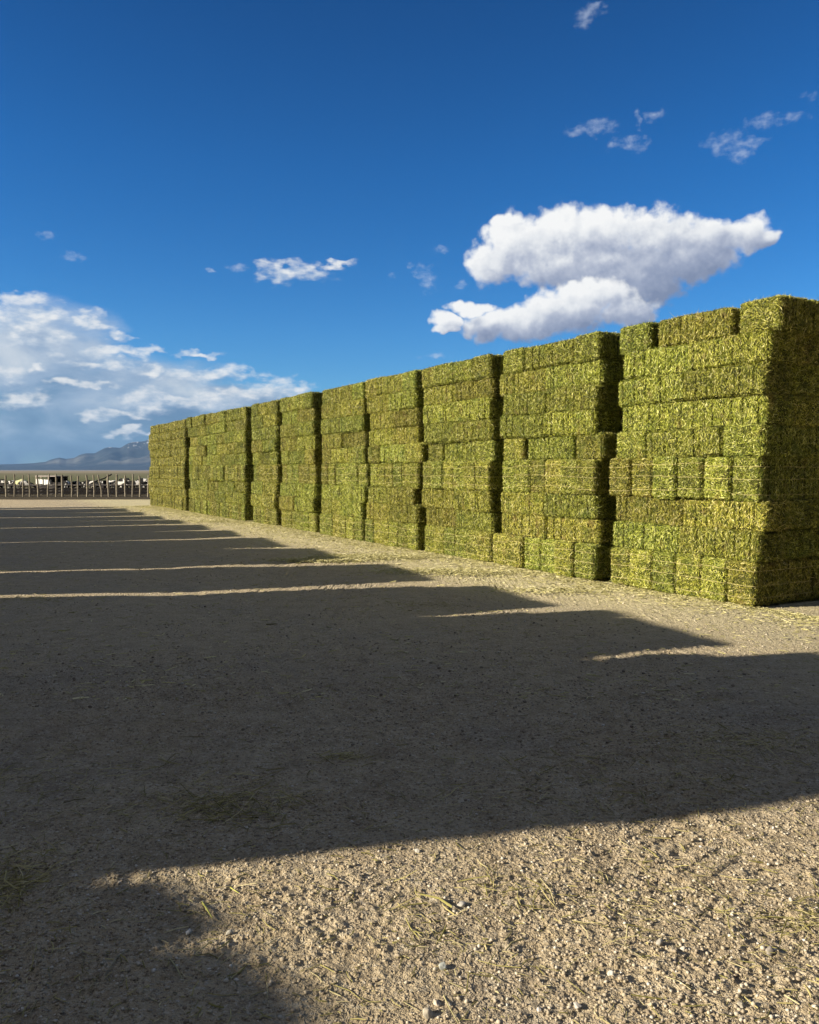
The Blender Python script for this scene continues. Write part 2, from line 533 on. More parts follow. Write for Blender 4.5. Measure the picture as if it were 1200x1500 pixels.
M_HAY = mat_hay()
M_MASS = mat_mass()
M_TWINE = simple('twine_pale', (.62, .54, .24), 0.6, 0.2, 30)
M_GROUND = mat_ground()
M_GRAVEL = mat_island('gravel', [(0, (.26, .21, .15)), (.3, (.40, .33, .235)), (.75, (.54, .46, .33)), (.94, (.66, .59, .47)), (1, (.76, .71, .61))])
M_CHAFF = mat_island('chaff', [(0, (.34, .31, .12)), (.4, (.52, .47, .19)), (.75, (.70, .63, .30)), (1, (.84, .78, .48))])
M_STRAW = mat_island('straw', [(0, (.16, .14, .04)), (.4, (.32, .29, .09)), (.75, (.52, .44, .18)), (1, (.66, .58, .33))])

# ------------------------------------------------------------------ ground
xs = axis_coords(-2.2, 3.2, 0.0088, -42000, 42000, 1.022)
ys = axis_coords(2.2, 5.2, 0.0088, -3000, 42000, 1.020)
X, Y = np.meshgrid(xs, ys)
Z = ground_h(X, Y)
nx, ny = len(xs), len(ys)
idx = np.arange(nx * ny).reshape(ny, nx)
F = np.stack([idx[:-1, :-1], idx[:-1, 1:], idx[1:, 1:], idx[1:, :-1]], -1).reshape(-1, 4)
gm = mesh_np('ground', np.stack([X, Y, Z], -1).reshape(-1, 3), [F], True)
print('ground verts', nx * ny)
ground = tag(link('ground', gm, None, M_GROUND), kind='structure')

# ------------------------------------------------------------------ mountains
prof = [(-700, 686), (-400, 684), (-200, 684), (0, 682), (30, 681), (50, 680), (68, 678), (76, 675), (88, 673), (98, 674.5), (110, 673), (118, 669), (126, 667), (140, 667),
        (146, 664), (155, 660), (162, 659), (178, 659.5), (188, 654), (196, 651.5), (208, 651), (214, 650), (222, 646), (240, 640), (300, 632), (420, 640), (560, 655), (760, 668), (1000, 676), (1500, 684)]
def mountain():
    na, nr = 900, 110
    pxs = np.linspace(-700, 1500, na)
    hp = np.interp(pxs, [p[0] for p in prof], [688.5 - p[1] for p in prof])
    az = np.arctan((pxs - 600) / 1200)
    r = np.linspace(0, 1, nr)
    A, Rr = np.meshgrid(az, r)
    H = np.meshgrid(hp, r)[0]
    dist = 9500 + Rr * 5500
    PX = np.sin(A) * dist
    PY = np.cos(A) * dist
    crest = 0.50
    sh = np.where(Rr < crest, (Rr / crest) ** 1.5, np.clip(1 - ((Rr - crest) / (1 - crest)) ** 1.5, 0, 1))
    top = H / 1200 * (9500 + crest * 5500) / np.cos(A) 
    rn = np.abs(fbm(PX, PY, 900, 5, 91, 0.55))
    gul = 1 - 0.75 * rn * np.sin(np.pi * np.clip(Rr / crest, 0, 1)) * 1.3
    Zm = top * sh * gul + 25 * fbm(PX, PY, 250, 3, 97) * np.sin(np.pi * np.clip(Rr, 0, 1)) * (1 - np.exp(-((Rr - crest) / .08) ** 2) * .8) 
    Zm = np.maximum(Zm, 0) + 0.5 - 6 * (Rr == 0) - 6 * (Rr == 1)
    V = np.stack([PX, PY, Zm], -1).reshape(-1, 3)
    idx = np.arange(na * nr).reshape(nr, na)
    F = np.stack([idx[:-1, :-1], idx[:-1, 1:], idx[1:, 1:], idx[1:, :-1]], -1).reshape(-1, 4)
    me = mesh_np('mountains', V, [F], True)
    m, q, b = new_mat('mountain_slopes')
    g = q.n.new('ShaderNodeNewGeometry')
    P = g.outputs['Position']
    z = q.sep(P)[2]
    n = q.noise(P, 0.004, 6, 0.65)
    c = q.ramp(n, [(0.35, (.012, .018, .022)), (0.55, (.025, .032, .032)), (0.72, (.07, .07, .065))])
    sn = q.noise(q.v('MULTIPLY', P, (1, 1, 2.5)), 0.012, 5, 0.7)
    c = q.mix(q.m('MULTIPLY', q.ss(sn, 0.56, 0.62), q.ss(z, 290, 330)), c, (.75, .76, .78))
    fan = q.m('MULTIPLY', q.ss(z, 60, 110), q.ss(z, 230, 150))
    c = q.mix(q.m('MULTIPLY', fan, q.ss(q.noise(P, 0.0012, 4, .6), 0.45, 0.6, 0, .55)), c, (.24, .23, .20))
    q.put(b.inputs['Base Color'], c)
    return tag(link('mountains', me, None, m), kind='structure')
mountain()

# ------------------------------------------------------------------ hay bales
BL, BW, BT = 1.17, 0.565, 0.395

def flakes(seed):
    r = np.random.default_rng(seed + 5000)
    nf = 12
    b = np.linspace(-BL / 2, BL / 2, nf + 1) + np.r_[0, r.uniform(-.02, .02, nf - 1), 0]
    return b, r.uniform(-.014, .010, nf), r.uniform(-.012, .008, nf)

def rounded(V, rad):
    rad = .034
    half = np.array([BL, BW, BT]) / 2
    q = np.clip(V, -(half - rad), half - rad)
    dd = V - q
    ln = np.linalg.norm(dd, axis=1, keepdims=True)
    mx = np.max(np.abs(dd), axis=1, keepdims=True)
    return np.where(ln > 1e-9, q + dd / np.maximum(ln, 1e-9) * mx, V), dd / np.maximum(ln, 1e-9)

def bale_body(seed, nx_, ny_, nz_, detail=True):
    r = np.random.default_rng(seed)
    V, F, key = [], [], {}
    def vid(i, j, k):
        t = (i, j, k)
        if t not in key:
            key[t] = len(V)
            V.append(((i / nx_ - .5) * BL, (j / ny_ - .5) * BW, (k / nz_ - .5) * BT))
        return key[t]
    for j in range(ny_):
        for k in range(nz_):
            F.append((vid(0, j, k), vid(0, j, k + 1), vid(0, j + 1, k + 1), vid(0, j + 1, k)))
            F.append((vid(nx_, j, k), vid(nx_, j + 1, k), vid(nx_, j + 1, k + 1), vid(nx_, j, k + 1)))
    for i in range(nx_):
        for k in range(nz_):
            F.append((vid(i, 0, k), vid(i + 1, 0, k), vid(i + 1, 0, k + 1), vid(i, 0, k + 1)))
            F.append((vid(i, ny_, k), vid(i, ny_, k + 1), vid(i + 1, ny_, k + 1), vid(i + 1, ny_, k)))
        for j in range(ny_):
            F.append((vid(i, j, 0), vid(i, j + 1, 0), vid(i + 1, j + 1, 0), vid(i + 1, j, 0)))
            F.append((vid(i, j, nz_), vid(i + 1, j, nz_), vid(i + 1, j + 1, nz_), vid(i, j + 1, nz_)))
    V = np.array(V)
    half = np.array([BL, BW, BT]) / 2
    V2, _ = rounded(V, 0.05)
    nf = 12
    b, offy, offz = flakes(seed)
    fi = np.clip(np.searchsorted(b, V2[:, 0]) - 1, 0, nf - 1)
    dist = np.min(np.abs(V2[:, :1] - b[None, 1:-1]), axis=1)
    groove = 0.022 * np.exp(-(dist / .010) ** 2) * (1 if detail else 0)
    ex = np.abs(V2) / half
    sgn = np.sign(V2)
    V2[:, 1] += sgn[:, 1] * (ex[:, 1] > .8) * (offy[fi] - groove)
    V2[:, 2] += sgn[:, 2] * (ex[:, 2] > .8) * (offz[fi] - groove)
    # wires pull the corners in, the ends bulge
    V2[:, 0] += sgn[:, 0] * (ex[:, 0] > .9) * (0.020 * (1 - ex[:, 1] ** 2) - 0.008 + 0.02 * fbm(V2[:, 1] + seed, V2[:, 2], .12, 2, seed))
    V2[:, 1] += sgn[:, 1] * 0.010 * fbm(V2[:, 0] + seed, V2[:, 2], .15, 2, seed + 5) * 2
    V2[:, 2] += sgn[:, 2] * 0.010 * fbm(V2[:, 0] + seed, V2[:, 1], .15, 2, seed + 9) * 2
    V2 *= 0.985
    return V2, np.array(F)

def blades(r, n, long_share=0.010, scale=1.0, seed=0):
    """n bent blades over the six faces of a bale"""
    areas = np.array([BW * BT, BW * BT, BL * BT, BL * BT, BL * BW, BL * BW])
    pf = r.choice(6, n, p=areas / areas.sum())
    half = np.array([BL, BW, BT]) / 2
    P = r.uniform(-1, 1, (n, 3)) * half
    N = np.zeros((n, 3))
    ax = pf // 2
    sg = np.where(pf % 2 == 0, -1.0, 1.0)
    N[np.arange(n), ax] = sg
    P[np.arange(n), ax] = sg * (half[ax] + r.uniform(-.014, .009, n))
    P2, Nd = rounded(P, 0.05)
    depth = P[np.arange(n), ax] - sg * half[ax]
    ok = np.linalg.norm(Nd, axis=1) > .5
    P = P2
    N = np.where(ok[:, None], N * .4 + Nd * .6, N)
    N /= np.linalg.norm(N, axis=1, keepdims=True)
    fb, oy, oz = flakes(seed)
    fi = np.clip(np.searchsorted(fb, P[:, 0]) - 1, 0, 11)
    P[:, 1] += np.sign(P[:, 1]) * (ax == 1) * oy[fi]
    P[:, 2] += np.sign(P[:, 2]) * (ax == 2) * oz[fi]
    gd = np.min(np.abs(P[:, :1] - fb[None, 1:-1]), axis=1)
    P -= N * ((gd < .009) & (ax > 0))[:, None] * .028
    # tangent: across the bale on the sides, any way at the ends
    T = np.zeros((n, 3))
    T[ax == 1] = (0, 0, 1)
    T[ax == 2] = (0, 1, 0)
    T[ax == 0] = (0, 0, 1)
    T -= N * np.sum(T * N, axis=1, keepdims=True)
    T /= np.maximum(np.linalg.norm(T, axis=1, keepdims=True), 1e-6)
    B = np.cross(N, T)
    ang = np.where(ax == 0, r.uniform(0, 2 * np.pi, n), r.normal(0, 0.52, n) + np.pi * r.integers(0, 2, n))
    D = T * np.cos(ang)[:, None] + B * np.sin(ang)[:, None]
    Sd = np.cross(N, D)
    L = np.clip(r.lognormal(math.log(.055), .50, n), .018, .17) * scale
    strag = r.random(n) < long_share
    L[strag] *= r.uniform(1.3, 2.2, strag.sum())
    tilt = np.abs(r.normal(0.18, 0.32, n)) + np.where(ax == 0, .10, 0) + strag * .4
    # edges fray outwards
    rel = np.abs(P) / half
    rel[np.arange(n), ax] = 0
    fray = np.max(rel, axis=1) > .93
    tilt = tilt + fray * (np.abs(r.normal(0, .25, n)) - .15)
    L = np.where(fray & ~strag, L * .75, L)
    D1 = D * np.cos(tilt)[:, None] + N * np.sin(tilt)[:, None]
    t2 = tilt + r.normal(0, .45, n)
    s2 = r.normal(0, .35, n)
    D2 = (D * np.cos(t2)[:, None] + N * np.sin(t2)[:, None]) * np.cos(s2)[:, None] + Sd * np.sin(s2)[:, None]
    roll = r.normal(0, .95, n)
    Wd = Sd * np.cos(roll)[:, None] + N * np.sin(roll)[:, None]
    wd = r.uniform(.0015, .0049, n)[:, None] * (0.7 + 0.3 * scale)
    wd = np.where(strag[:, None], .003, wd)
    a = P - D1 * (L * .5)[:, None] * .9
    e = P + D2 * (L * .5)[:, None]
    # most stems end inside the face they lie on; a few hang over its edge
    lim = half - .012
    over = np.maximum(np.maximum(a, e) - lim, 0) + np.minimum(np.minimum(a, e) + lim, 0)
    over[np.arange(n), ax] = 0
    over[(r.random(n) < .07) | strag] = 0
    P = P - over
    a = a - over
    m_ = P + N * 0.004
    e = m_ + D2 * (L * .5)[:, None]
    V = np.stack([a - Wd * wd * .35, a + Wd * wd * .35, m_ + Wd * wd, m_ - Wd * wd, e], 1).reshape(-1, 3)
    k = np.arange(n)[:, None] * 5
    return V, k + np.array([0, 1, 2, 3]), k + np.array([3, 2, 4])

def bale_mesh(seed, n, res=(60, 14, 10), scale=1.0):
    r = np.random.default_rng(seed)
    Vb, Fb = bale_body(seed, *res)
    Vl, Fq, Ft = blades(r, n, scale=scale, seed=seed)
    o = len(Vb)
    V = np.vstack([Vb, Vl])
    sm = np.concatenate([np.ones(len(Fb), bool), np.zeros(len(Fq) + len(Ft), bool)])
    me = mesh_np('hay_bale', V, [Fb, Fq + o, Ft + o], sm)
    me.materials.append(M_HAY)
    me.materials.append(M_MASS)
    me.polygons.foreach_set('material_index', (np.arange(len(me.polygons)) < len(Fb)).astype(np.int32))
    return me, V, (Fb, Fq + o, Ft + o)

def twine_mesh(seed, y0):
    r = np.random.default_rng(seed)
    hx, hz = BL / 2 + .010, BT / 2 + .004
    pts = []
    for t in np.linspace(-1, 1, 15): pts.append((t * hx * .985, y0, -hz))
    for t in np.linspace(-.8, .8, 6): pts.append((hx, y0, t * hz))
    for t in np.linspace(1, -1, 15): pts.append((t * hx * .985, y0, hz))
    for t in np.linspace(.8, -.8, 6): pts.append((-hx, y0, t * hz))
    pts = np.array(pts)
    pts[:, 1] += r.normal(0, .0035, len(pts))
    n = len(pts)
    nx_ = np.roll(pts, -1, 0) - np.roll(pts, 1, 0)
    nx_ /= np.linalg.norm(nx_, axis=1, keepdims=True)
    side = np.tile([0, 1.0, 0], (n, 1))
    up = np.cross(nx_, side)
    rad = .0034
    ring = []
    for k in range(5):
        a = 2 * np.pi * k / 5
        ring.append(pts + side * math.cos(a) * rad + up * math.sin(a) * rad)
    V = np.stack(ring, 1).reshape(-1, 3)
    F = []
    for i in range(n):
        for k in range(5):
            F.append((i * 5 + k, i * 5 + (k + 1) % 5, ((i + 1) % n) * 5 + (k + 1) % 5, ((i + 1) % n) * 5 + k))
    me = mesh_np('twine', V, [np.array(F)], True)
    me.materials.append(M_TWINE)
    return me

NVAR = 7
VAR = [bale_mesh(100 + i, 38000)[0] for i in range(NVAR)]
FARV = [bale_mesh(200 + i, 12000, (36, 8, 6), 1.4)[0] for i in range(4)]
_, LOWV, LOWF = bale_mesh(300, 1300, (10, 5, 4), 1.6)
_, MIDV, MIDF = bale_mesh(301, 5200, (24, 6, 5), 1.5)
TW = [[twine_mesh(400 + i * 3 + k, y + (i - 2) * .011 + .012 * ((i * 7 + k * 5) % 3 - 1)) for k, y in enumerate((-.175, 0.0, .175))] for i in range(5)]

LAYERS = ['edge', 'LL', 'LL', 'edge', 'ELE', 'LL', 'LL', 'LL', 'ELE']
HT = {'edge': 0.560, 'LL': 0.386, 'ELE': 0.386}

def layer_bales(kind, s0, s1):
    """slots of one layer: (s centre, depth centre, orientation, column, row)"""
    w_ = s1 - s0
    out = []
    if kind == 'edge':
        for row in range(2):
            for c in range(6):
                out.append((s0 + w_ * (c + .5) / 6, .60 + row * 1.19, 'edge', c, row, w_ / 6 / BT))
    elif kind == 'LL':
        for row in range(4):
            for c in range(2):
                out.append((s0 + w_ * (c + .5) / 2, .29 + row * .60, 'long', c, row, min(1.16, w_ / 2 / BL)))
    elif kind == 'ELE':
        e = .575
        for row in range(2):
            out.append((s0 + e / 2, .60 + row * 1.19, 'end', 0, row, 1))
            out.append((s1 - e / 2, .60 + row * 1.19, 'end', 2, row, 1))
        for row in range(4):
            out.append(((s0 + s1) / 2, .29 + row * .60, 'long', 1, row, 1 + .5 * (max(1.0, (w_ - 1.15) / BL) - 1) + .1 * ((row * 7 + int(s0 * 37)) % 3 - 1)))
    return out

def bale_matrix(origin, yaw_d, s, m, z, ori, r, jit=1.0):
    d3 = Vector((yaw_d[0], yaw_d[1], 0))
    n3 = Vector((yaw_d[1], -yaw_d[0], 0))
    up = Vector((0, 0, 1))
    if ori == 'long':
        cols = (d3, -n3, up)
        cols = (d3, up.cross(d3), up)
    elif ori == 'end':
        cols = (n3, up.cross(n3), up)
    else:                                    # on edge: length into the stack, width upright
        cols = (n3, up, n3.cross(up))
    Rm = Matrix((cols[0], cols[1], cols[2])).transposed()
    if r.random() < .5:
        Rm = Rm @ Matrix.Rotation(math.pi, 3, 'Z')
    if r.random() < .5:
        Rm = Rm @ Matrix.Rotation(math.pi, 3, 'X')
    jr = Matrix.Rotation(r.normal(0, .011) * jit, 3, 'Z') @ Matrix.Rotation(r.normal(0, .014) * jit, 3, n3)
    Rm = jr @ Rm
    p = Vector((origin[0], origin[1], 0)) + d3 * (s + r.normal(0, .008) * jit) + n3 * (m + r.normal(0, .013) * jit) + up * z
    return Matrix.Translation(p) @ Rm.to_4x4()

ORD = ['', 'first', 'second', 'third', 'fourth', 'fifth', 'sixth', 'seventh', 'eighth', 'ninth', 'tenth']
LAYN = ['bottom layer', 'second layer', 'third layer', 'fourth layer', 'fifth layer', 'sixth layer', 'seventh layer', 'eighth layer', 'top layer']
rest = []          # (matrix, 'mid' or 'low') of every bale past the first three hundred
n_named = 0
def stack_name(i):
    return 'the nearest stack' if i == 0 else f'the {ORD[i + 1]} stack from the right'

starts = [0.0, 2.89, 5.70, 8.40, 11.02, 13.97, 16.90, 19.84, 21.98, 24.42, 27.66, 29.98, 32.25]
ends = [2.54, 5.49, 8.12, 10.72, 13.50, 16.42, 19.12, 21.94, 24.31, 26.9, 29.94, 32.2, 34.2]
tweak = {0: {'r': [0, .0, -.04, -.06, -.07, -.06, -.06, -.13, -.25], 'l': [0, -.04, -.06, .04, -.08, -.17, -.13, -.22, -.13]},
         1: {'r': [0, .0, .0, .0, -.11, .03, -.02, -.05, -.08], 'l': [.06, -.16, -.16, -.2, -.22, -.18, -.22, -.04, -.2]},
         2: {'r': [0, .03, .03, .0, -.02, -.02, .0, -.02, -.04], 'l': [-.02, .0, .04, -.05, -.04, -.06, -.03, .02, .02]},
         3: {'r': [0, .0, .22, .05, -.22, .0, -.04, -.03, -.05], 'l': [.10, .0, -.08, -.04, -.05, -.05, -.13, -.04, -.02]}}
twine_no = 0
for i, (a, b) in enumerate(zip(starts, ends)):
    r = np.random.default_rng(900 + i)
    tw = tweak.get(i)
    z = 0.012
    for L, kind in enumerate(LAYERS):
        h = HT[kind]
        if tw:
            s0, s1 = a + tw['r'][L], b + tw['l'][L]
        else:
            s0, s1 = a + r.normal(0, .024) - .008 * L, b + r.normal(0, .024) - .006 * L
        mo = r.normal(0, .034)
        for (s, m, ori, c, row, sc) in layer_bales(kind, s0, s1):
            M = bale_matrix(C0, dv, s, m + mo, z + h / 2, ori, r, 1.25)
            # a few bales sag or stand proud
            if ori == 'long':
                M = M @ Matrix.Diagonal((max(.97, min(1.17, sc)) * 1.004, 1, r.uniform(.915, .972), 1))
            elif ori == 'edge':
                M = M @ Matrix.Diagonal((1, r.uniform(.94, .978), min(1.08, sc) * (r.uniform(.88, .93) if (i == 0 and (L == 3 or c < 2)) or r.random() < .12 else r.uniform(.975, 1.012)), 1))
            named = (row == 0 and i < 10) or (i == 0 and c == 0)
            if not named:
                rest.append((M, 'mid' if (row == 0 or (c == 0 and row == 1)) else 'low'))
                continue
            n_named += 1
            me = VAR[(n_named * 5 + i) % NVAR] if i < 6 else FARV[(n_named * 3 + i) % 4]
            if ori == 'long' and c == 0 and i < 10 and False:
                pass
            o = link('hay_bale', me)
            o.matrix_world = M
            ncol = {'edge': 6, 'LL': 2, 'ELE': 3}[kind]
            pos = ncol - c                                    # counted from the left in the photo
            where = f'{LAYN[L]} of {stack_name(i)}'
            if row == 0:
                look = {'edge': 'green bale on edge', 'long': 'green bale lying lengthwise', 'end': 'green bale end-on'}[ori]
                side = 'leftmost' if pos == 1 else ('rightmost' if c == 0 else f'{ORD[pos]} from left')
                lab = f'{look}, {side}, {where}'
            else:
                look = 'shaded green bale' if row < 3 else 'dark shaded green bale'
                lab = f'{look}, {ORD[row + 1]} back from the corner, {where}'
            tag(o, lab, 'hay bale', 'stacked hay bales')
            if ori == 'edge' and i < 8:
                tset = TW[n_named * 3 % 5]
                for k in range(3):
                    t = link('twine', tset[k], o)
        z += h
print('named bales', n_named)

# ---- stacks that stand outside the frame on the left and shade the yard, and the stack behind the near one
lx, ly = math.sin(R(LIGHT_AZ)), math.cos(R(LIGHT_AZ))
pw = np.array([-ly, lx])                     # across the light
YAW = 13.5 + 7.0
ld = np.array([-math.sin(R(YAW)), math.cos(R(YAW))])
ln_ = np.array([math.cos(R(YAW)), math.sin(R(YAW))])
SHIFT = 3.87 / math.tan(R(SUN_EL)) * (lx + .5704 * ly)
X0 = 7.757 + .36 - SHIFT                            # the row's face meets y = 0 here
def shade_row(x0, blocks, seed, layers=LAYERS):
    for bi, (w0, w1, topgap) in enumerate(blocks):
        r = np.random.default_rng(seed + bi)
        # the stack's near right corner: on the face line x = x0 - .5704 y; its lowest w comes from the far-left side
        dep = 2.38
        lowadj = dep * max(0.0, (ln_ @ pw))    # depth adds to w on the far side
        wa = w0 + 0.0
        wid = (w1 - w0 - abs(dep * (ln_ @ pw))) / (ld @ pw)
        # face centre
        wc = w0 + (w1 - w0) / 2
        yc = (wc + pw[0] * 0 - pw[0] * x0) / (pw[1] - .5704 * pw[0])
        fc = np.array([x0 - .5704 * yc, yc])
        # shift so that the whole block is centred on wc
        cen = fc - ln_ * dep / 2
        cen = cen + pw * (wc - cen @ pw)
        z = 0.012
        for L, kind in enumerate(layers):
            h = HT[kind]
            cut = topgap if L == len(layers) - 1 else 0.0
            wid_l = wid + (0.0 if topgap == 0 else .16 if L < len(layers) - 1 else .04)
            s0, s1 = -wid_l / 2 + cut * .5, wid_l / 2 - cut * .5
            for (s, m, ori, c, row, sc) in layer_bales(kind, s0, s1):
                M = bale_matrix(cen - ln_ * dep / 2, ld, s, m, z + h / 2, ori, r, 1.1)
                k = sc
                if ori == 'long':
                    k = (s1 - s0) / 2 / BL if kind == 'LL' else (s1 - s0 - 1.15) / BL
                    M = M @ Matrix.Diagonal((k * 1.02, 1.04, 1, 1))
                elif ori == 'edge':
                    M = M @ Matrix.Diagonal((1, 1, k * 1.02, 1))
                rest.append((M, 'low'))
            z += h
shade_row(X0, [(3.66, 6.70, .12), (6.70, 9.30, .16), (9.30, 11.76, .1), (12.12, 14.84, 0), (15.07, 18.22, .12), (18.22, 21.02, 0), (21.17, 23.80, .14), (23.80, 26.62, 0),
               (26.76, 29.4, 0), (29.4, 32.08, 0), (32.26, 35.4, 0), (35.4, 38.7, 0), (39.2, 40.4, 0)], 2000)
# a lone stack farther out whose shadow falls over the lower left of the yard
D2 = np.array([-math.sin(R(41)), math.cos(R(41))])
N2 = np.array([math.cos(R(41)), math.sin(R(41))])
L0 = 3.87 / math.tan(R(SUN_EL))
face = np.array([-.50 - L0 * lx, 3.0 - L0 * ly])
for k in range(2):
    r = np.random.default_rng(3000 + k)
    z = 0.012
    for L, kind in enumerate(LAYERS):
        for (s, m, ori, c, row, sc) in layer_bales(kind, -2.6 + 2.6 * k, -.05 + 2.6 * k):
            rest.append((bale_matrix(face - N2 * 2.38, D2, s, m, z + HT[kind] / 2, ori, r, 1), 'low'))
        z += HT[kind]
# behind the nearest stack, seen at the right edge of the frame
r = np.random.default_rng(77)
z = 0.012
for L, kind in enumerate(LAYERS):
    for (s, m, ori, c, row, sc) in layer_bales(kind, .12, 2.6):
        if row < 2:
            rest.append((bale_matrix(C0, dv, s, m + 2.72 - (.12 if L > 2 else 0) - (.1 if L > 5 else 0), z + HT[kind] / 2, ori, r, 1), 'mid'))
    z += HT[kind]

def build_rest():
    Vs, Fq, Ft, mi, o = [], [], [], [], 0
    for M, lvl in rest:
        V, Fs = (MIDV, MIDF) if lvl == 'mid' else (LOWV, LOWF)
        A = np.array(M)
        Vs.append(V @ A[:3, :3].T + A[:3, 3])
        mi.append(np.r_[np.ones(len(Fs[0]), np.int32), np.zeros(len(Fs[1]), np.int32)])
        Fq.append(Fs[0] + o)
        Fq.append(Fs[1] + o)
        Ft.append(Fs[2] + o)
        o += len(V)
    me = mesh_np('hay_bales', np.vstack(Vs), [np.vstack(Fq), np.vstack(Ft)], False)
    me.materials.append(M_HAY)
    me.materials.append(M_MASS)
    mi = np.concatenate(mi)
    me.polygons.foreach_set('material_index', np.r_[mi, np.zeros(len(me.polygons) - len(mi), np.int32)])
    ob = link('hay_bales', me)
    tag(ob, 'remaining green hay bales in the farthest stacks and behind the front ones', 'hay bales', None, 'stuff')
    print('rest', len(rest), 'verts', o)
build_rest()

# ------------------------------------------------------------------ gravel, stones, straw
def ico(sub):
    import bmesh
    bm = bmesh.new()
    bmesh.ops.create_icosphere(bm, subdivisions=sub, radius=1)
    V = np.array([v.co[:] for v in bm.verts])
    F = np.array([[v.index for v in f.verts] for f in bm.faces])
    bm.free()
    return V, F

def pixel_to_ground(px, py):
    a, e = azel(px, py)
    dd = -CAM_H / math.tan(R(e))
    return dd * math.sin(R(a)), dd * math.cos(R(a))

def in_view_points(n, y0, y1, power, r):
    """ground positions inside the part of the yard the photo can see"""
    u = r.random(n)
    k = 1 - power
    y = (y0 ** k + u * (y1 ** k - y0 ** k)) ** (1 / k) if abs(k) > 1e-6 else y0 * (y1 / y0) ** u
    x = r.uniform(-.56, .56, n) * y
    return x, y

def gravel(n, name, lo, hi, y0, y1, power, sub, seed, sink=.35):
    r = np.random.default_rng(seed)
    x, y = in_view_points(n, y0, y1, power, r)
    # gravel gathers in loose drifts
    keep = r.random(n) < np.clip(.55 + 1.5 * fbm(x, y, .9, 3, 51), .12, 1)
    x, y = x[keep], y[keep]
    n = len(x)
    a = (x - C0[0]) * nv[0] + (y - C0[1]) * nv[1]
    s = (x - C0[0]) * dv[0] + (y - C0[1]) * dv[1]
    keep = ~((a > -.05) & (s > -.1))
    x, y = x[keep], y[keep]
    n = len(x)
    V0, F0 = ico(sub)
    size = lo * (hi / lo) ** (r.random(n) ** 2.6)
    sc = size[:, None] * r.uniform(.62, 1.0, (n, 3)) * np.array([1, 1, .72])
    th = r.uniform(0, 2 * np.pi, n)
    nzv = 1 + r.normal(0, .13, (n, len(V0), 1))
    P = V0[None] * nzv * sc[:, None, :]
    c, s_ = np.cos(th)[:, None], np.sin(th)[:, None]
    Px = P[..., 0] * c - P[..., 1] * s_
    Py = P[..., 0] * s_ + P[..., 1] * c
    z = ground_h(x, y) + sc[:, 2] * (1 - 2 * sink) * .9
    V = np.stack([Px + x[:, None], Py + y[:, None], P[..., 2] + z[:, None]], -1).reshape(-1, 3)
    F = (F0[None] + (np.arange(n) * len(V0))[:, None, None]).reshape(-1, 3)
    o = link(name, mesh_np(name, V, [F], False), None, M_GRAVEL)
    tag(o, 'fine pale gravel and grit scattered over the dirt yard', 'gravel', None, 'stuff')
    return V, F
gravel(70000, 'gravel', .0016, .0115, 2.3, 8.0, 1.2, 1, 501)
gravel(24000, 'gravel', .006, .020, 5.0, 40.0, .9, 1, 502)

def litter(name, x, y, r, lmin, lmax, lift, label, cat, wmul=1.0, heap=None, mat=None):
    n = len(x)
    L = lmin * (lmax / lmin) ** (r.random(n) ** 1.8)
    th = r.uniform(0, 2 * np.pi, n)
    k = r.normal(0, .35, n)
    wd = r.uniform(.0009, .0022, n) * wmul * (0.8 + L * 3)
    zt = ground_h(x, y) + .003
    zz = lift * r.random(n) if heap is None else heap * r.random(n)
    til = r.normal(0, .12, n) if heap is None else r.normal(0, .3, n)
    dx, dy = np.cos(th), np.sin(th)
    dx2, dy2 = np.cos(th + k), np.sin(th + k)
    h = L / 2
    ax_, ay_ = x - dx * h, y - dy * h
    bx_, by_ = x + dx2 * h, y + dy2 * h
    za = np.maximum(ground_h(ax_, ay_) + .002, zt + zz - til * h)
    zb = np.maximum(ground_h(bx_, by_) + .002, zt + zz + til * h)
    zm = np.maximum(zt, (za + zb) / 2) + .001
    px_, py_ = -np.sin(th), np.cos(th)
    A = np.stack([ax_, ay_, za], -1)
    Bm = np.stack([x, y, zm], -1)
    E = np.stack([bx_, by_, zb], -1)
    Wd = np.stack([px_ * wd, py_ * wd, wd * r.normal(0, .5, n)], -1)
    up = np.zeros((n, 3))
    up[:, 2] = wd * 1.2
    V = np.stack([A - Wd, A + Wd, Bm + Wd, Bm - Wd, E + Wd * .7, E - Wd * .7, A + up, Bm + up, E + up], 1).reshape(-1, 3)
    i9 = np.arange(n)[:, None] * 9
    F = np.vstack([i9 + np.array(f) for f in ([1, 2, 7, 6], [6, 7, 3, 0], [2, 4, 8, 7], [7, 8, 5, 3])])
    o = link(name, mesh_np(name, V, [F], False), None, mat or M_STRAW)
    return tag(o, label, cat, None, 'stuff')

r = np.random.default_rng(61)
x, y = in_view_points(5600, 2.3, 16.0, 1.0, r)
litter('straw_litter', x, y, r, .012, .11, .002, 'loose straw stalks and chaff strewn thinly over the yard', 'straw litter')
x, y = in_view_points(5200, 6.0, 34.0, .6, r)
litter('straw_litter', x, y, r, .03, .13, .004, 'short straw bits scattered farther out over the yard', 'straw litter', 2.2, None, M_CHAFF)
# chaff drift along the foot of the stacks
n = 40000
s = r.uniform(-2.2, 34, n)
a = -np.abs(r.normal(0, 1, n)) * np.where(r.random(n) < .45, 1.1, .35) * np.clip(.35 + s / 9, .5, 1.2) + .12
x, y = C0[0] + s * dv[0] + a * nv[0], C0[1] + s * dv[1] + a * nv[1]
litter('hay_chaff', x, y, r, .02, .12, .02, 'green and yellow chaff fallen along the foot of the stacks', 'hay chaff', 2.2, None, M_CHAFF)
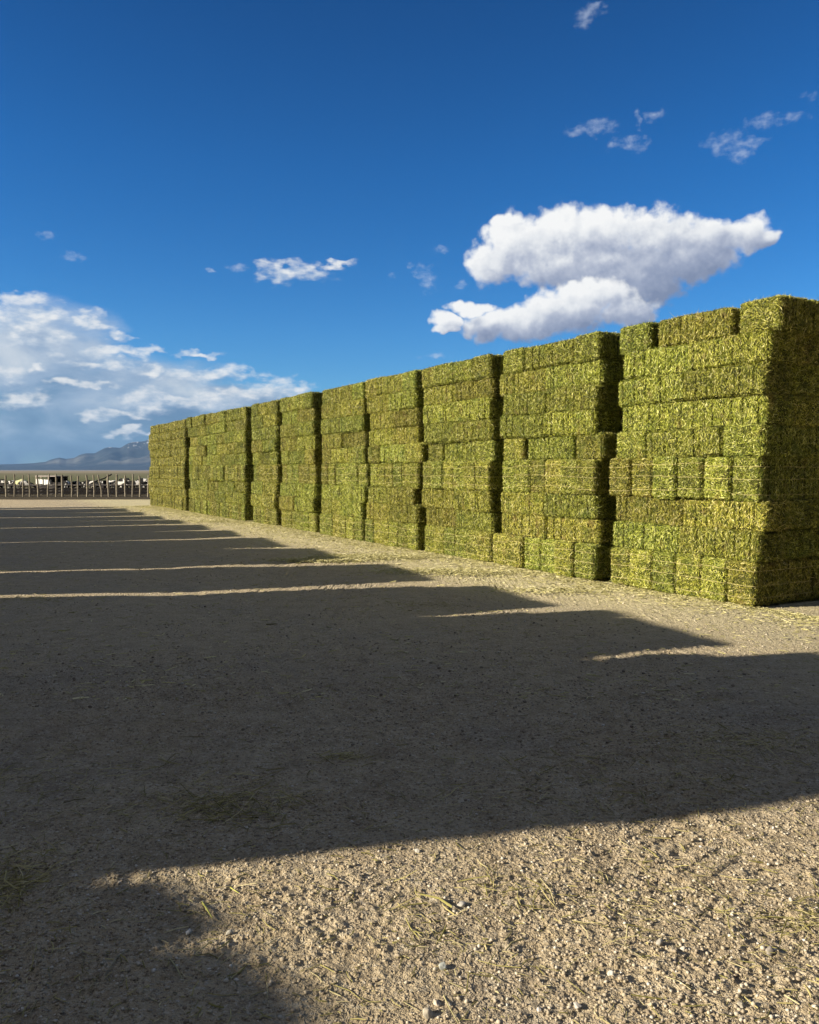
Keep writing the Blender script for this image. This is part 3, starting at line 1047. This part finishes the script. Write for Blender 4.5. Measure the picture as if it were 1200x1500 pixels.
# thin patches of dropped hay in the yard
xs_, ys_ = [], []
for (px, py, rx, ry, k) in [(335, 1190, .36, .20, 520), (1085, 1092, .50, .30, 420), (8, 1300, .18, .26, 420), (505, 1118, .14, .06, 90), (1180, 1350, .12, .14, 110), (40, 880, .6, .3, 260), (900, 1150, 1.2, .5, 500), (100, 1150, .9, .6, 400), (950, 1330, .8, .3, 260),
                            (640, 1370, .14, .12, 55), (620, 885, .5, .25, 200)]:
    gx_, gy_ = pixel_to_ground(px, py)
    xs_.append(gx_ + r.normal(0, rx * .6, k))
    ys_.append(gy_ + r.normal(0, ry * .6, k))
litter('dropped_hay', np.concatenate(xs_), np.concatenate(ys_), r, .02, .16, .012, 'thin scattered patches of dropped hay stems on the yard', 'dropped hay', 1.0, .015)
xs_, ys_ = [], []
for (px, py, rx, ry, k) in [(545, 817, .9, .35, 5200), (470, 822, .7, .2, 2500), (640, 838, .8, .3, 1200), (330, 765, 1.2, .5, 1500), (700, 840, .8, .3, 900), (820, 866, .8, .3, 700)]:
    gx_, gy_ = pixel_to_ground(px, py)
    xs_.append(gx_ + r.normal(0, rx * .6, k))
    ys_.append(gy_ + r.normal(0, ry * .6, k))
litter('spilled_hay', np.concatenate(xs_), np.concatenate(ys_), r, .03, .14, .03, 'low drifts of spilled hay on the sunlit dirt before the stacks', 'spilled hay', 2.2, .05, M_CHAFF)

# single stones
def stone(px, py, size, col, label, seed, flat=.7):
    r = np.random.default_rng(seed)
    V, F = ico(3)
    f = 1 + .35 * fbm(V[:, 0] * 2 + seed, V[:, 1] * 2 + V[:, 2] * 1.7, 1.6, 3, seed)
    # a few cleaved planes
    for _ in range(11):
        nrm = r.normal(0, 1, 3)
        nrm /= np.linalg.norm(nrm)
        dd = V @ nrm
        V = V - nrm * np.maximum(dd - .66, 0)[:, None] * .95
    V = V * f[:, None] * np.array([1, .8, flat]) * size * 1.08
    gx_, gy_ = pixel_to_ground(px, py)
    gz = float(ground_h(np.array([gx_]), np.array([gy_]))[0])
    m = simple('stone_' + ('pale' if col[0] > .5 else 'grey'), col, .85, .3, 40)
    o = link('stone', mesh_np('stone', V, [F], False), None, m)
    o.location = (gx_, gy_, gz + size * flat * .18)
    o.rotation_euler = (0, 0, r.uniform(0, 6))
    tag(o, label, 'stone')
pale, grey = (.46, .41, .32), (.30, .29, .27)
stone(627, 1487, .020, pale, 'pale stone at the bottom centre of the yard, largest of its cluster', 1, .8)
stone(640, 1470, .017, (.52, .44, .34), 'tan stone just behind the large pale stone at bottom centre', 2)
stone(649, 1418, .019, (.42, .43, .38), 'greenish grey stone in the sunlit dirt below the straw tuft', 3)
stone(676, 1329, .019, (.55, .51, .44), 'pale tan stone alone near the middle of the sunlit dirt', 4)
stone(612, 1251, .016, (.52, .49, .43), 'whitish flat pebble at the edge of the big shadow', 5)
stone(896, 1430, .013, (.72, .69, .60), 'small bright white round pebble in the sunlit dirt', 6, .85)
stone(1128, 1395, .022, (.33, .29, .24), 'brown grey stone near the right edge of the sunlit dirt', 7)
stone(1085, 1500 - 25, .014, pale, 'small pale pebble low at the right', 8)
stone(277, 1372, .016, (.52, .53, .50), 'light grey pebble beside the yellow stalk at left', 9)
stone(337, 1373, .015, (.55, .51, .42), 'whitish angular pebble right of the yellow stalk', 10)
stone(846, 1475, .015, (.50, .46, .40), 'dull tan pebble left of the small pale pebble low at right', 11)
stone(966, 1386, .017, (.45, .42, .36), 'grey tan stone above and right of the white round pebble', 12)
stone(1002, 1390, .014, (.60, .56, .48), 'pale pebble just right of the grey tan stone', 13)
stone(790, 1477, .012, (.56, .52, .46), 'tiny pale pebble left of the dull tan pebble', 14)

# single stalks
def stalk(pts, rad, col, label):
    P = []
    for (px, py) in pts:
        gx_, gy_ = pixel_to_ground(px, py)
        P.append(Vector((gx_, gy_, float(ground_h(np.array([gx_]), np.array([gy_]))[0]) + rad * 1.5)))
    P[len(P) // 2].z += .006
    V, F = [], []
    ns = len(P)
    for i, p in enumerate(P):
        t = (P[min(i + 1, ns - 1)] - P[max(i - 1, 0)]).normalized()
        sx = t.cross(Vector((0, 0, 1))).normalized()
        u = sx.cross(t)
        k = rad * (1 if i < ns - 1 else .5)
        for a in range(6):
            V.append(p + sx * math.cos(a * math.pi / 3) * k + u * math.sin(a * math.pi / 3) * k * .6)
    for i in range(ns - 1):
        for a in range(6):
            F.append((i * 6 + a, i * 6 + (a + 1) % 6, i * 6 + 6 + (a + 1) % 6, i * 6 + 6 + a))
    o = link('straw_stalk', mesh_np('straw_stalk', V, [np.array(F)], True), None, simple('stalk', col, .6, .25, 30))
    tag(o, label, 'straw stalk')
yel, dull, drk = (.56, .55, .14), (.34, .30, .18), (.45, .40, .20)
stalk([(296, 1324), (302, 1337), (311, 1352)], .0040, yel, 'yellow green stalk upright in the sunlit dirt at left')
stalk([(338, 1304), (350, 1313)], .0042, yel, 'short yellow stalk piece above the sunlit stalk at left')
stalk([(189, 1393), (172, 1407), (155, 1432)], .0028, dull, 'bent dull stalk in the shade at lower left')
stalk([(248, 1410), (258, 1427), (268, 1443)], .0028, drk, 'pale stalk lying along the shadow edge at lower left')
stalk([(232, 1382), (248, 1393)], .0036, dull, 'short broad stem just above the shadow edge at lower left')
stalk([(54, 1473), (43, 1492)], .0028, dull, 'short stalk at the very bottom left')
stalk([(190, 1420), (172, 1455)], .0016, dull, 'thin stalk right below the bent dull stalk')
stalk([(378, 1195), (418, 1204)], .0022, yel, 'greenish stalk at the right end of the dropped hay patch')
stalk([(658, 1440), (672, 1447), (687, 1452)], .0016, drk, 'curved thin stalk right of the greenish grey stone')
stalk([(650, 1459), (658, 1478), (672, 1500)], .0024, drk, 'long pale stalk beside the stones at bottom centre')
stalk([(592, 1470), (612, 1484)], .0022, drk, 'straight pale stalk left of the large pale stone')
stalk([(775, 1035), (778, 1052)], .0024, drk, 'short pale stem standing out in the shaded yard')
stalk([(1022, 1450), (1043, 1462)], .0024, (.3, .27, .2), 'dark tan stem in the sunlit dirt at lower right')

# ------------------------------------------------------------------ fence and pen beyond the yard
M_POST = simple('weathered_post', (.36, .32, .25), .9, .3, 9)
M_PIPE = simple('dull_pipe', (.24, .22, .20), .6, .2, 5)
M_WHITE = simple('white_panel', (.74, .74, .72), .6, .08, 2)
M_DARK = simple('dark_panel', (.022, .018, .018), .8, .3, 3)

class MB:
    def __init__(s): s.V, s.F = [], []
    def box(s, c, size, rot=None):
        o = len(s.V)
        Rm = rot or Matrix.Identity(3)
        for x in (-.5, .5):
            for y in (-.5, .5):
                for z in (-.5, .5):
                    s.V.append(Vector(c) + Rm @ Vector((x * size[0], y * size[1], z * size[2])))
        for f in ((0, 1, 3, 2), (4, 6, 7, 5), (0, 4, 5, 1), (2, 3, 7, 6), (0, 2, 6, 4), (1, 5, 7, 3)):
            s.F.append([o + k for k in f])
        return s
    def tube(s, pts, rads, n=8):
        o = len(s.V)
        pts = [Vector(p) for p in pts]
        for i, p in enumerate(pts):
            t = (pts[min(i + 1, len(pts) - 1)] - pts[max(i - 1, 0)]).normalized()
            ref = Vector((0, 1, 0)) if abs(t.y) < .9 else Vector((1, 0, 0))
            sx = t.cross(ref).normalized()
            u = sx.cross(t)
            rr = rads[i] if hasattr(rads, '__len__') else rads
            for a in range(n):
                q = 2 * math.pi * a / n
                s.V.append(p + sx * math.cos(q) * rr + u * math.sin(q) * rr)
        for i in range(len(pts) - 1):
            for a in range(n):
                s.F.append([o + i * n + a, o + i * n + (a + 1) % n, o + (i + 1) * n + (a + 1) % n, o + (i + 1) * n + a])
        s.F.append([o + a for a in range(n)][::-1])
        s.F.append([o + (len(pts) - 1) * n + a for a in range(n)])
        return s
    def build(s, name, mat, parent=None):
        me = bpy.data.meshes.new(name)
        me.from_pydata(s.V, [], s.F)
        me.update()
        return link(name, me, parent, mat)

FZ = 53.0
def fx(px, Yd): return (px - 600) / 1200 * Yd * 1.0
fence = empty('post_fence', (fx(110, FZ), FZ, 0))
tag(fence, 'rustic fence of weathered upright posts with pipe rails across the yard', 'fence')
rr = random.Random(4)
posts = [(-30, 1), (-18, 1), (-6, 1), (9.5, 1.1), (21, .8), (33.5, .8), (43.5, .8), (56, 1), (70, .8), (82, .9), (91.5, 1.25), (105, .8), (114.5, 1), (127.5, 1.1), (138, .9), (149, .9), (159.5, 1), (171.5, 1.15),
         (184, 1), (194, .9), (205, 1.1), (217, 1), (229, 1), (241, 1)]
ox = fence.location.x
for (px, k) in posts:
    x0 = fx(px, FZ) - ox
    top = 1.40 + rr.uniform(-.04, .08)
    ln1, ln2 = rr.uniform(-.05, .05), rr.uniform(-.03, .03)
    if px == 149: ln1 = -.22
    if px == 70: ln1 = .12
    rad = .060 * k
    mb = MB().tube([(x0, 0, -.1), (x0 + ln2, 0, .45), (x0 + ln1 * .6 + ln2, 0, .95), (x0 + ln1, rr.uniform(-.03, .03), top)], [rad * 1.05, rad, rad * .95, rad * .82], 9)
    mb.build('post', M_POST, fence)
xl, xr = fx(-40, FZ) - ox, fx(250, FZ) - ox
for zz, rad in ((.17, .022), (.37, .022), (.56, .024), (.72, .030)):
    pts = [(xl + (xr - xl) * t / 14, .12, zz + rr.uniform(-.02, .02)) for t in range(15)]
    MB().tube(pts, rad, 6).build('rail', M_PIPE, fence)

# low earth berm with weeds at the fence foot is part of the ground; the shelter behind
SZ = 62.0
sh_ = empty('feeder_shelter', (fx(68, SZ), SZ, 0), R(-37))
sh_.scale = (1.25, 1, 1)
tag(sh_, 'low dark open-fronted shelter with white panels behind the post fence', 'shelter')
sx0, sx1 = fx(45.5, SZ) - sh_.location.x, fx(90, SZ) - sh_.location.x
MB().box(((sx0 + sx1) / 2, .9, .66), (sx1 - sx0, .05, 1.15)).build('back_panel', M_DARK, sh_)
MB().box(((sx0 + sx1) / 2, .45, 1.27), (sx1 - sx0 + .1, 1.0, .05)).build('roof', simple('shelter_roof', (.42, .36, .34), .7, .2, 3), sh_)
for t in (0.0, .27, .62, 1.0):
    MB().box((sx0 + (sx1 - sx0) * t, .0, .62), (.06, .06, 1.24)).build('upright', M_POST, sh_)
for (a, b, z0, z1) in ((50.5, 57.5, .66, 1.05), (58.5, 65, .68, 1.02), (68, 71.5, .60, 1.02), (72.5, 80.5, .66, 1.0)):
    xa, xb = fx(a, SZ) - sh_.location.x, fx(b, SZ) - sh_.location.x
    MB().box(((xa + xb) / 2, -.12, (z0 + z1) / 2), (xb - xa, .12, z1 - z0)).build('white_panel', M_WHITE, sh_)
MB().box((sx0 + (sx1 - sx0) * .5, .2, .40), (sx1 - sx0, .5, .36)).build('trough', M_DARK, sh_)

pz = 60.0
pole = empty('leaning_pole', (fx(145, pz), pz, 0))
tag(pole, 'long dark pole slanting up to the right behind the fence', 'pole')
MB().tube([(-.95, 0, .52), (-.2, 0, .92), (.4, 0, 1.12), (.95, 0, 1.42)], [.06, .055, .05, .05], 8).build('boom', M_DARK, pole)
MB().tube([(-.55, 0, 0), (-.5, 0, .76)], [.05, .045], 8).build('prop', M_POST, pole)
MB().tube([(.6, 0, 0), (.62, 0, 1.23)], [.05, .045], 8).build('prop', M_POST, pole)

wt = empty('white_box', (fx(152, 63), 63, 0), R(-35))
tag(wt, 'small white and dark cabinet behind the fence under the slanting pole', 'cabinet')
MB().box((0, 0, .62), (.55, .4, .62)).build('body', M_DARK, wt)
MB().box((-.16, -.22, .78), (.18, .03, .22)).build('door', M_WHITE, wt)
MB().box((.17, -.22, .80), (.09, .03, .13)).build('door', M_WHITE, wt)
MB().box((0, 0, .27), (.62, .46, .08)).build('base', M_WHITE, wt)

# cattle: one continuous skinned body per pose
def cow_mesh(seed, head_down):
    import bmesh
    rr = random.Random(seed)
    me = bpy.data.meshes.new('cattle_skeleton')
    hz = .62 if head_down else 1.12
    P = {'rump': (-.62, 0, 1.02, .19, .22), 'hip': (-.45, 0, 1.0, .23, .26), 'mid': (-.05, 0, .93, .25, .30), 'chest': (.42, 0, .95, .21, .29), 'neck': (.68, 0, 1.04 if not head_down else .92, .12, .17),
         'poll': (.92, .03, hz + .04, .10, .11), 'face': (1.06, .05, hz - .08, .085, .09), 'muz': (1.17, .06, hz - .20, .06, .065),
         'hfl1': (.40, .15, .62, .08, .09), 'hfl2': (.41, .16, .36, .05, .05), 'hfl3': (.42, .16, .04, .04, .04),
         'hfr1': (.40, -.15, .62, .08, .09), 'hfr2': (.36, -.16, .36, .05, .05), 'hfr3': (.33, -.16, .04, .04, .04),
         'hl1': (-.48, .16, .66, .10, .12), 'hl2': (-.60, .17, .42, .05, .055), 'hl3': (-.56, .17, .04, .04, .04),
         'hr1': (-.48, -.16, .66, .10, .12), 'hr2': (-.64, -.17, .42, .05, .055), 'hr3': (-.62, -.17, .04, .04, .04),
         't1': (-.82, 0, 1.02, .035, .035), 't2': (-.87, 0, .75, .02, .02), 't3': (-.87, .01, .48, .035, .035),
         'el': (.88, .17, hz + .07, .03, .045), 'er': (.88, -.12, hz + .07, .03, .045)}
    E = [('rump', 'hip'), ('hip', 'mid'), ('mid', 'chest'), ('chest', 'neck'), ('neck', 'poll'), ('poll', 'face'), ('face', 'muz'), ('chest', 'hfl1'), ('hfl1', 'hfl2'), ('hfl2', 'hfl3'),
         ('chest', 'hfr1'), ('hfr1', 'hfr2'), ('hfr2', 'hfr3'), ('hip', 'hl1'), ('hl1', 'hl2'), ('hl2', 'hl3'), ('hip', 'hr1'), ('hr1', 'hr2'), ('hr2', 'hr3'), ('rump', 't1'), ('t1', 't2'), ('t2', 't3'),
         ('poll', 'el'), ('poll', 'er')]
    ks = list(P)
    me.from_pydata([P[k][:3] for k in ks], [(ks.index(a), ks.index(b)) for a, b in E], [])
    ob = bpy.data.objects.new('cattle_skeleton', me)
    COL.objects.link(ob)
    ob.modifiers.new('skin', 'SKIN')
    for i, k in enumerate(ks):
        sv = me.skin_vertices[0].data[i]
        sv.radius = (P[k][3], P[k][4])
        sv.use_root = (k == 'mid')
    ob.modifiers.new('sub', 'SUBSURF').levels = 2
    dg = bpy.context.evaluated_depsgraph_get()
    dg.update()
    out = bpy.data.meshes.new_from_object(ob.evaluated_get(dg))
    bpy.data.objects.remove(ob)
    out.polygons.foreach_set('use_smooth', np.ones(len(out.polygons), bool))
    return out
def cow_mat():
    m, q, b = new_mat('pied_hide')
    t = q.n.new('ShaderNodeTexCoord')
    oi = q.n.new('ShaderNodeObjectInfo')
    p = q.v('ADD', t.outputs['Object'], q.v('MULTIPLY', q.comb(oi.outputs['Random'], oi.outputs['Random'], 0), (37, 11, 0)))
    n = q.noise(p, 1.7, 2, .4)
    q.put(b.inputs['Base Color'], q.mix(q.ss(n, .55, .57), (.012, .011, .011), (.72, .70, .66)))
    return m
M_COW = cow_mat()
CM = [cow_mesh(1, False), cow_mesh(2, True)]
for c in CM:
    c.materials.clear()
    c.materials.append(M_COW)
cows = [(-4, 60, 0.2, .78, 0, 'black and white calf at the left frame edge behind the fence'),
        (17, 62, 2.9, .74, 0, 'pied calf between the first and second posts from the left'),
        (38, 61, .5, .74, 1, 'pied calf just left of the dark shelter'),
        (28, 66, 3.3, .72, 0, 'pied calf standing farther back left of the shelter'),
        (104, 63, .3, .66, 1, 'pied calf just right of the dark shelter'),
        (122, 66, 3.0, .62, 1, 'calf with lowered head below the slanting pole'),
        (176, 61, .1, .72, 0, 'pied calf just right of the small cabinet'),
        (189, 63, 3.2, .70, 1, 'pied calf with lowered head among the right-hand group'),
        (202, 61, .4, .72, 0, 'mostly black calf second from the hay stack'),
        (3, 64, 3.0, .80, 0, 'calf standing behind the leftmost calf at the frame edge'),
        (97, 61, 2.7, .74, 0, 'dark calf touching the right side of the dark shelter'),
        (113, 62, .2, .70, 0, 'dark calf between shelter and slanting pole, nearer the shelter'),
        (131, 64, .1, .74, 0, 'dark calf directly under the lower half of the slanting pole'),
        (140, 61, 3.0, .66, 1, 'low-headed calf under the raised half of the slanting pole'),
        (166, 63, 2.9, .74, 0, 'calf between the small cabinet and the right-hand group'),
        (210, 66, .2, .84, 0, 'big dark calf standing behind the right-hand group'),
        (184, 67, 3.0, .84, 0, 'tall calf farther back in the right-hand group'),
        (216, 62, 2.8, .72, 1, 'black calf nearest the far hay stack')]
for (px, Yd, rz, sc, k, lab) in cows:
    o = link('calf', CM[k])
    o.location = (fx(px, Yd), Yd, 0)
    o.rotation_euler = (0, 0, rz - .6)
    o.scale = (sc, sc, sc)
    tag(o, lab, 'calf', 'calves in the pen')
lump = link('feed_heap', mesh_np('feed_heap', (lambda V: V * np.array([.5, .3, .35]) * (1 + .3 * fbm(V[:, 0] * 2, V[:, 1] * 2, 1, 2, 5))[:, None])(ico(3)[0]), [ico(3)[1]], True), None, simple('pale_feed', (.62, .62, .34), .9, .15, 10))
lump.location = (fx(31.5, 64), 64, .68)
bx = lump
tag(bx, 'pale yellow green heap on the feed bunk left of the shelter', 'feed heap')
fb = empty('feed_bunk', (fx(110, 58), 58, 0))
tag(fb, 'long low dark feed bunk running behind the whole post fence', 'feed bunk')
bl0 = fx(-60, 58) - fb.location.x
bl1 = fx(260, 58) - fb.location.x
MB().box(((bl0 + bl1) / 2, 0, .17), (bl1 - bl0, .06, .30)).build('front_board', M_DARK, fb)
MB().box(((bl0 + bl1) / 2, .6, .23), (bl1 - bl0, .06, .42)).build('rear_board', M_DARK, fb)
MB().tube([(bl0, .3, .66), (bl1, .3, .66)], .03, 6).build('neck_rail', M_PIPE, fb)

# ------------------------------------------------------------------ air
def haze():
    xa, xb, ya, yb, za, zb = -15500, 15500, -3500, 15600, -1.5, 520
    V = [(x, y, z) for x in (xa, xb) for y in (ya, yb) for z in (za, zb)]
    F = [(0, 1, 3, 2), (4, 6, 7, 5), (0, 4, 5, 1), (2, 3, 7, 6), (0, 2, 6, 4), (1, 5, 7, 3)]
    me = bpy.data.meshes.new('haze')
    me.from_pydata(V, [], F)
    m = bpy.data.materials.new('haze')
    m.use_nodes = True
    m.node_tree.nodes.clear()
    q = NT(m.node_tree)
    v = q.n.new('ShaderNodeVolumePrincipled')
    v.inputs['Color'].default_value = (.30, .55, 1.0, 1)
    v.inputs['Density'].default_value = 4.0e-5
    v.inputs['Anisotropy'].default_value = 0.0
    o = q.n.new('ShaderNodeOutputMaterial')
    q.l.new(v.outputs[0], o.inputs['Volume'])
    tag(link('haze', me, None, m), 'thin blue air haze', 'haze', None, 'stuff')
haze()
